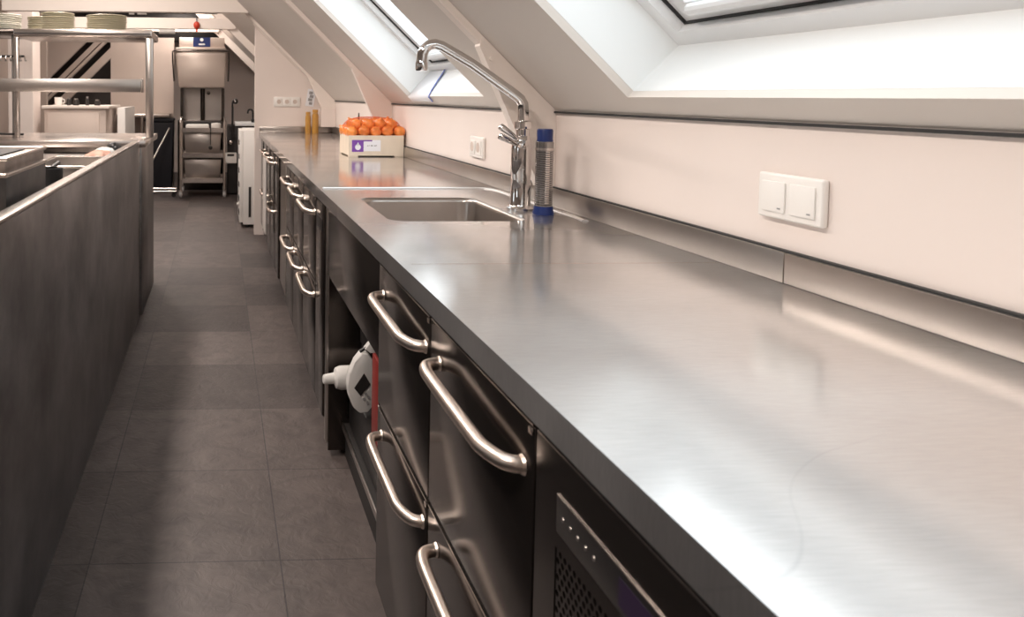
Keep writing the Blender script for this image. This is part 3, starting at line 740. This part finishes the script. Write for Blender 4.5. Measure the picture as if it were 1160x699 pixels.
mg = thing('white_mug', 'white mug standing on top of the low pale cabinet', 'mug', (-1.59, 7.7, 1.1155))
obj('mug_body', MB().lathe([(0, 1.1155), (.028, 1.1155), (.036, 1.15), (.038, 1.195), (.035, 1.195), (.033, 1.15), (0, 1.125)], (-1.59, 7.7, 0)), WHITE, mg)
obj('mug_handle', MB().tube([(-1.552, 7.7, 1.18), (-1.53, 7.7, 1.17), (-1.53, 7.7, 1.145), (-1.556, 7.7, 1.135)], .005, 8), WHITE, mg)
for k, (x, h, r, l) in enumerate(((-1.49, .085, .022, 'short dark bottle next to the white mug'), (-1.42, .07, .03, 'squat dark pot in the middle of the low pale cabinet top'), (-1.31, .09, .018, 'slim dark bottle on the right half of the low pale cabinet'), (-1.21, .06, .03, 'rightmost dark pot on the low pale cabinet'))):
    t = thing('spice_bottle' if r < .025 else 'spice_pot', l, 'bottle' if r < .025 else 'pot', (x, 7.72, 1.1155))
    obj('body', MB().lathe([(0, 1.1155), (r, 1.1155), (r, 1.1155 + h * .7), (r * .6, 1.1155 + h * .8), (0, 1.1155 + h * .8)], (x, 7.72, 0), 20), INNER, t)
    obj('lid', MB().cyl((x, 7.72, 1.1155 + h * .81), (x, 7.72, 1.1155 + h), r * .62), STEEL, t)

# dish table, bin and tools
dt = thing('dish_table', 'pale steel dish table left of the dishwasher', 'table', (-.7, 9.9, 0))
obj('table_top', MB().box(-1.55, -.62, 9.66, 10.24, .945, .985, .004), STEELL, dt)
for x in (-1.50, -.965):
    for y in (9.70, 10.18): obj('leg', MB().cyl((x, y, .001), (x, y, .944), .018), STEEL, dt)
obj('undershelf', MB().box(-1.48, -.98, 9.72, 10.2, .25, .27), DARKST, dt)
bn = thing('waste_bin', 'tall navy black wheeled bin under the dish table', 'bin', (-.7, 9.9, 0))
obj('bin_body', MB().prism([(-.87, .06), (-.60, .06), (-.575, .885), (-.93, .885)], 'y', 9.70, 10.05, .015), NAVY, bn)
obj('bin_lid', MB().box(-.94, -.572, 9.68, 10.07, .887, .925, .012), NAVY, bn)
for x in (-.84, -.62): obj('wheel', MB().cyl((x - .012, 9.95, .041), (x + .012, 9.95, .041), .04), BLACK, bn)
obj('axle', MB().cyl((-.85, 9.95, .041), (-.61, 9.95, .041), .010), BLACK, bn)
obj('foot_bar', MB().box(-.80, -.64, 9.72, 9.76, .001, .0595), BLACK, bn)
rd = obj('steel_rod', MB().cyl((-.62, 9.64, .81), (-1.02, 9.25, .012), .012), STEEL, at=(-1.02, 9.25, 0)); tag(rd, 'slanting steel rod leaning on the navy black bin', 'rod')
bc = MB(); bc.prism([(-.95, .001), (-.80, .001), (-.88, .12), (-.92, .13)], 'y', 9.52, 9.60, .008)
bo = obj('blue_dustpan', bc, TEAL, at=(-.87, 9.55, 0)); tag(bo, 'small blue wedge on the floor by the serving counter end', 'dustpan')
dl = thing('floor_dolly', 'low flat steel dolly on the floor in front of the bin', 'dolly', (-.68, 9.35, 0))
obj('dolly_frame', MB().tube([(-.88, 9.18, .07), (-.52, 9.18, .07), (-.52, 9.46, .07), (-.88, 9.46, .07)], .012, 10, closed=True), STEELL, dl)
for x in (-.86, -.54):
    for y in (9.20, 9.44): obj('caster', MB().cyl((x, y - .01, .028), (x, y + .01, .028), .027).box(x - .01, x + .01, y - .01, y + .01, .03, .06), BLACK, dl)

# trolley
ty = 9.15; sX = (-.455, .065)
tr = thing('serving_trolley', 'three tier steel serving trolley in front of the dishwasher', 'trolley', (-.2, ty + .3, 0))
for x in sX:
    for y in (ty, ty + .5):
        obj('leg', MB().cyl((x, y, .075), (x, y, .90), .014, seg=16), STEELL, tr)
        c_ = obj('caster', MB().cyl((x - .014, y, .0365), (x + .014, y, .0365), .036), GREY, tr)
        obj('caster_fork', MB().box(x - .02, x - .015, y - .012, y + .012, .03, .075).box(x + .015, x + .02, y - .012, y + .012, .03, .075).box(x - .02, x + .02, y - .012, y + .012, .0755, .08), STEEL, c_)
    obj('push_handle', MB().tube(smoothpath([(x, ty, .88), (x, ty, .92), (x, ty + .05, .95), (x, ty + .45, .95), (x, ty + .5, .92), (x, ty + .5, .88)]), .012, 10), STEELL, tr)
for z in (.20, .50, .80):
    b = MB(); b.box(sX[0] + .016, sX[1] - .016, ty - .01, ty + .51, z, z + .006); b.box(sX[0] + .016, sX[1] - .016, ty - .014, ty - .0105, z - .02, z + .035); b.box(sX[0] + .016, sX[1] - .016, ty + .5105, ty + .514, z - .02, z + .035)
    obj('tray', b, STEELL, tr)
for i, (z, h) in enumerate(((.207, .25), (.507, .27))):
    b = obj('steel_container', MB().prism([(-.40, z), (.01, z), (.03, z + h), (-.42, z + h)], 'y', ty + .08, ty + .46, .01), STEEL, at=(-.2, ty + .25, z))
    tag(b, ['steel food container on the bottom tier of the trolley', 'steel food container on the middle tier of the trolley'][i], 'container')
fc = obj('folded_white_cloth', MB().box(-.40, -.12, ty + .05, ty + .30, .807, .872, .02), WHITE, at=(-.26, ty + .15, .807)); tag(fc, 'folded white cloth on the left of the trolley top', 'cloth')
dk = obj('dark_tray', MB().box(-.43, .04, ty + .31, ty + .48, .807, .90, .01), INNER, at=(-.2, ty + .4, .807)); tag(dk, 'dark tray at the back of the trolley top', 'tray')
st2 = thing('steel_ladle', 'ladle hanging down from the trolley top', 'ladle', (-.10, ty - .02, .60))
obj('ladle_handle', MB().tube([(-.10, ty + .05, .845), (-.10, ty - .01, .856), (-.10, ty - .022, .845), (-.10, ty - .024, .63)], .006, 8), BLACK, st2); obj('ladle_bowl', MB().ball((-.10, ty - .03, .60), .024, (1, .6, 1)), BLACK, st2)
pt = obj('white_pot', MB().lathe([(0, .807), (.05, .807), (.06, .83), (.06, .88), (.05, .885), (0, .89)], (-.035, ty + .17, 0)), WHITE, at=(-.035, ty + .17, .807)); tag(pt, 'round white pot on the right of the trolley top', 'pot')

# hood dishwasher
hd = thing('hood_dishwasher', 'tall hood type dishwasher with a raised pale steel hood and blue badge', 'dishwasher', (-.22, 10.5, 0))
HS = mat('hood_steel', (.66, .57, .51), .38, .45)
obj('hood', MB().prism([(-.565, 1.80), (.095, 1.80), (.07, 1.315), (-.515, 1.315)], 'y', 9.9, 10.5, .03), HS, hd)
obj('header', MB().box(-.515, .07, 9.98, 10.5, 1.83, 1.965, .008), HS, hd)
obj('header_ledge', MB().box(-.56, .09, 9.89, 10.5, 1.801, 1.83, .006), HS, hd)
bd = obj('badge', MB().box(-.335, -.115, 9.965, 9.9795, 1.845, 1.965), BLUE, hd, label='blue badge with white emblem')
eb = MB(); eb.ball((-.225, 9.962, 1.935), .022, (1, .2, 1)).box(-.265, -.185, 9.960, 9.9645, 1.868, 1.888)
obj('badge_emblem', eb, WHITE, bd)
obj('lift_handle', MB().tube(smoothpath([(-.575, 9.87, 1.40), (-.600, 9.87, 1.77), (-.58, 9.87, 1.79), (.11, 9.87, 1.79), (.13, 9.87, 1.77), (.115, 9.87, 1.40)], 2), .010, 10), DARKST, hd)
for x in (-.50, .03): obj('side_column', MB().box(x, x + .04, 10.0, 10.48, .90, 1.314), DARKST, hd)
obj('back_panel', MB().box(-.455, .025, 10.40, 10.48, .90, 1.314), STEEL, hd)
obj('wash_pipe', MB().cyl((-.22, 10.35, .90), (-.22, 10.35, 1.31), .03), DARKST, hd)
obj('wash_knob', MB().ball((-.14, 10.32, 1.25), .022), CHROME, hd)
obj('base', MB().box(-.53, .09, 9.9, 10.5, .001, .899, .005), DARKST, hd)
# right of the dishwasher
d2 = thing('dark_side_counter', 'dark counter with a pale top right of the dishwasher', 'counter', (.35, 9.7, 0))
obj('cabinet_body', MB().box(.105, .90, 9.42, 9.98, .02, .85, .003), INNER, d2)
obj('counter_top', MB().box(.20, .92, 9.38, 9.98, .851, .89, .004), REVEAL, d2)
sf = thing('spray_faucet', 'black standing spray faucet with a round head beside the dishwasher', 'tap', (.165, 9.40, 0))
obj('stand_pipe', MB().tube([(.165, 9.39, .72), (.165, 9.39, 1.12), (.172, 9.39, 1.15), (.19, 9.38, 1.165)], .013, 10), BLACK, sf)
obj('spray_head', MB().ball((.20, 9.37, 1.15), .034), BLACK, sf); obj('head_cap', MB().ball((.195, 9.342, 1.15), .014), CHROME, sf)
obj('mount', MB().box(.14, .19, 9.385, 9.419, .70, .76), BLACK, sf)
t2 = obj('small_tap', MB().tube(smoothpath([(.42, 9.5, .8905), (.42, 9.5, 1.03), (.40, 9.5, 1.05), (.36, 9.5, 1.045), (.355, 9.5, 1.00)], 2), .011, 10).box(.40, .52, 9.46, 9.54, .8905, .93, .004), BLACK, at=(.42, 9.5, .89)); tag(t2, 'small black tap on the pale counter top', 'tap')
wbx = thing('paper_dispenser', 'small white dispenser fixed on the dark counter front', 'dispenser', (.15, 9.40, .40))
obj('case', MB().box(.07, .218, 9.33, 9.4185, .395, .525, .012), WHITE, wbx); obj('opening', MB().box(.10, .185, 9.326, 9.3295, .485, .51, .001), INNER, wbx)
vl = obj('steel_valve', MB().ball((.145, 9.39, .65), .028).cyl((.145, 9.41, .65), (.145, 9.4195, .65), .012), STEELL, at=(.145, 9.39, .65)); tag(vl, 'round steel valve above the white dispenser', 'valve')
# white appliance at the end of the run
wa = thing('white_refrigerator', 'white undercounter refrigerator seen end on past the socket wall', 'refrigerator', (.5, 7.3, 0))
obj('fridge_body', MB().box(.225, .80, 7.05, 7.60, .03, .905, .004), WHITE, wa)
obj('vent_strip', MB().box(.275, .298, 7.045, 7.0495, .10, .38), INNER, wa)
obj('door', MB().box(.190, .2245, 7.055, 7.595, .05, .90, .004), WHITE, wa)
for k in range(6): obj('hinge_notch', MB().box(.184, .1895, 7.06, 7.20, .12 + k * .13, .16 + k * .13), INNER, wa)
for y in (7.09, 7.55): obj('foot', MB().cyl((.27, y, .0), (.27, y, .0295), .018), BLACK, wa)
obj('knob', MB().ball((.178, 7.07, .22), .014), WHITE, wa)
# red pendant, pipe and cables between the tie beams
rl = thing('red_pendant', 'small red bell shaped pendant hanging from the tie beam above the dishwasher', 'pendant', (-.25, 8.56, 2.0))
obj('cord', MB().cyl((-.25, 8.56, 2.02), (-.25, 8.56, 2.09), .004), BLACK, rl); obj('shade', MB().ball((-.25, 8.56, 1.995), .036, (1, 1, 1.15)), REDP, rl); obj('tip', MB().cyl((-.25, 8.56, 1.92), (-.25, 8.56, 1.955), .012), REDP, rl)
cp_ = thing('pipe_run', 'pale pipe with couplings running across above the farther tie beam', 'pipe', (-.6, 7.6, 2.05))
obj('pipe', MB().cyl((-1.75, 7.6, 2.03), (-.02, 7.6, 2.03), .012), INNER, cp_)
for x in (-.86, -.78, -.74): obj('coupling', MB().cyl((x - .02, 7.6, 2.03), (x + .03, 7.6, 2.03), .024), WHITE, cp_)
vd = obj('dark_infill', MB().prism([(-1.9, 2.0), (.05, 2.0), (.05, 2.07), (-.45, 2.54), (-1.9, 2.54)], 'y', 11.10, 11.5, .01), INNER, at=(-.9, 11.3, 2.0)); tag(vd, 'dark duct added to darken the gaps between the tie beams above the dishwasher', 'infill')  # dark block added so the gaps between the beams read as shade
lt = obj('tube_light', MB().cyl((-.72, 9.3, 1.985), (-.53, 9.3, 1.985), .03), WHITE, at=(-.62, 9.3, 1.985)); tag(lt, 'short white tube fixture just right of the overshelf', 'light')

# ------------------------------------------------------------------ light
W = bpy.data.worlds.new('overcast_sky'); bpy.context.scene.world = W; W.use_nodes = True
bg = W.node_tree.nodes['Background']; bg.inputs['Color'].default_value = (.90, .95, 1, 1); bg.inputs['Strength'].default_value = 3.0
def area(name, loc, rot, sx, sy, e, col, portal=False):
    l = bpy.data.lights.new(name, 'AREA'); l.shape = 'RECTANGLE'; l.size = sx; l.size_y = sy; l.energy = e; l.color = col
    o = bpy.data.objects.new(name, l); C.objects.link(o); o.location = loc
    if isinstance(rot, Vector): o.rotation_euler = rot.to_track_quat('-Z', 'Y').to_euler()
    else: o.rotation_euler = rot
    if portal: l.cycles.is_portal = True
    return o
for (a, b_) in WINS:
    area('roof_window_portal', rp((S0 + S1) / 2, (a + b_) / 2, .30), Vector((-SN, 0, -CS)), 1.5, b_ - a + .2, 1, (1, 1, 1), True)
for (a, b_) in ((-1.53, -.40), (3.0, 4.1)):
    p = rp((S0 + S1) / 2, (a + b_) / 2, .30); area('roof_window_portal', Vector((2 * XR - p.x, p.y, p.z)), Vector((SN, 0, -CS)), 1.5, b_ - a + .2, 1, (1, 1, 1), True)
# unseen lamps added under the ridge to brighten the room, warm white
def lamp(x, y, z, e, lab, col=(1, .89, .81)):
    t = thing('added_lamp', lab, 'lamp', (x, y, z))
    obj('housing', MB().box(x - .12, x + .12, y - .65, y + .65, z + .01, z + .07, .01), WHITE, t)
    for s in (-.5, .5): obj('suspension_wire', MB().cyl((x, y + s, z + .07), (x, y + s, min(zr(x), zr(2 * XR - x)) - .03), .003, seg=6), STEEL, t)
    area('added_lamp_light', (x, y, z), (0, 0, 0), .22, 1.25, e, col)
lamp(-1.0, .3, 2.75, 50, 'unseen fill lamp added over the near end of the island')
lamp(-1.0, 2.6, 2.75, 42, 'unseen fill lamp added over the middle of the island')
lamp(-1.0, 4.9, 2.75, 55, 'unseen fill lamp added over the serving counter')
lamp(-1.1, 7.15, 3.05, 60, 'unseen fill lamp added past the serving counter')
lamp(-.5, 10.2, 2.5, 34, 'unseen fill lamp added over the dishwasher')

# ------------------------------------------------------------------ camera
f, px, py, yaw, pitch, roll = 870.72, 286.59, 153.28, .0443, .0518, .0053
R = Vector((math.cos(yaw), -math.sin(yaw), 0)); F = Vector((math.sin(yaw) * math.cos(pitch), math.cos(yaw) * math.cos(pitch), -math.sin(pitch)))
U = R.cross(F); R2 = R * math.cos(roll) + U * math.sin(roll); U2 = U * math.cos(roll) - R * math.sin(roll)
cam = bpy.data.cameras.new('camera'); co = bpy.data.objects.new('camera', cam); C.objects.link(co)
M = Matrix((R2, U2, -F)).transposed().to_4x4(); M.translation = Vector((0, 0, 1.2234)); co.matrix_world = M
cam.sensor_width = 36; cam.sensor_fit = 'HORIZONTAL'; cam.lens = f / 1160 * 36
cam.shift_x = (580 - px) / 1160; cam.shift_y = -(349.5 - py) / 1160
cam.dof.use_dof = True; cam.dof.focus_distance = 2.2; cam.dof.aperture_fstop = 9
cam.clip_start = .05
S = bpy.context.scene; S.camera = co
S.view_settings.view_transform = 'Standard'; S.view_settings.look = 'None'; S.view_settings.gamma = 1
S.view_settings.use_curve_mapping = False; S.view_settings.exposure = 0.0
S.cycles.max_bounces = 10; S.cycles.diffuse_bounces = 5; S.cycles.glossy_bounces = 5; S.cycles.transparent_max_bounces = 12
S.cycles.sample_clamp_indirect = 8
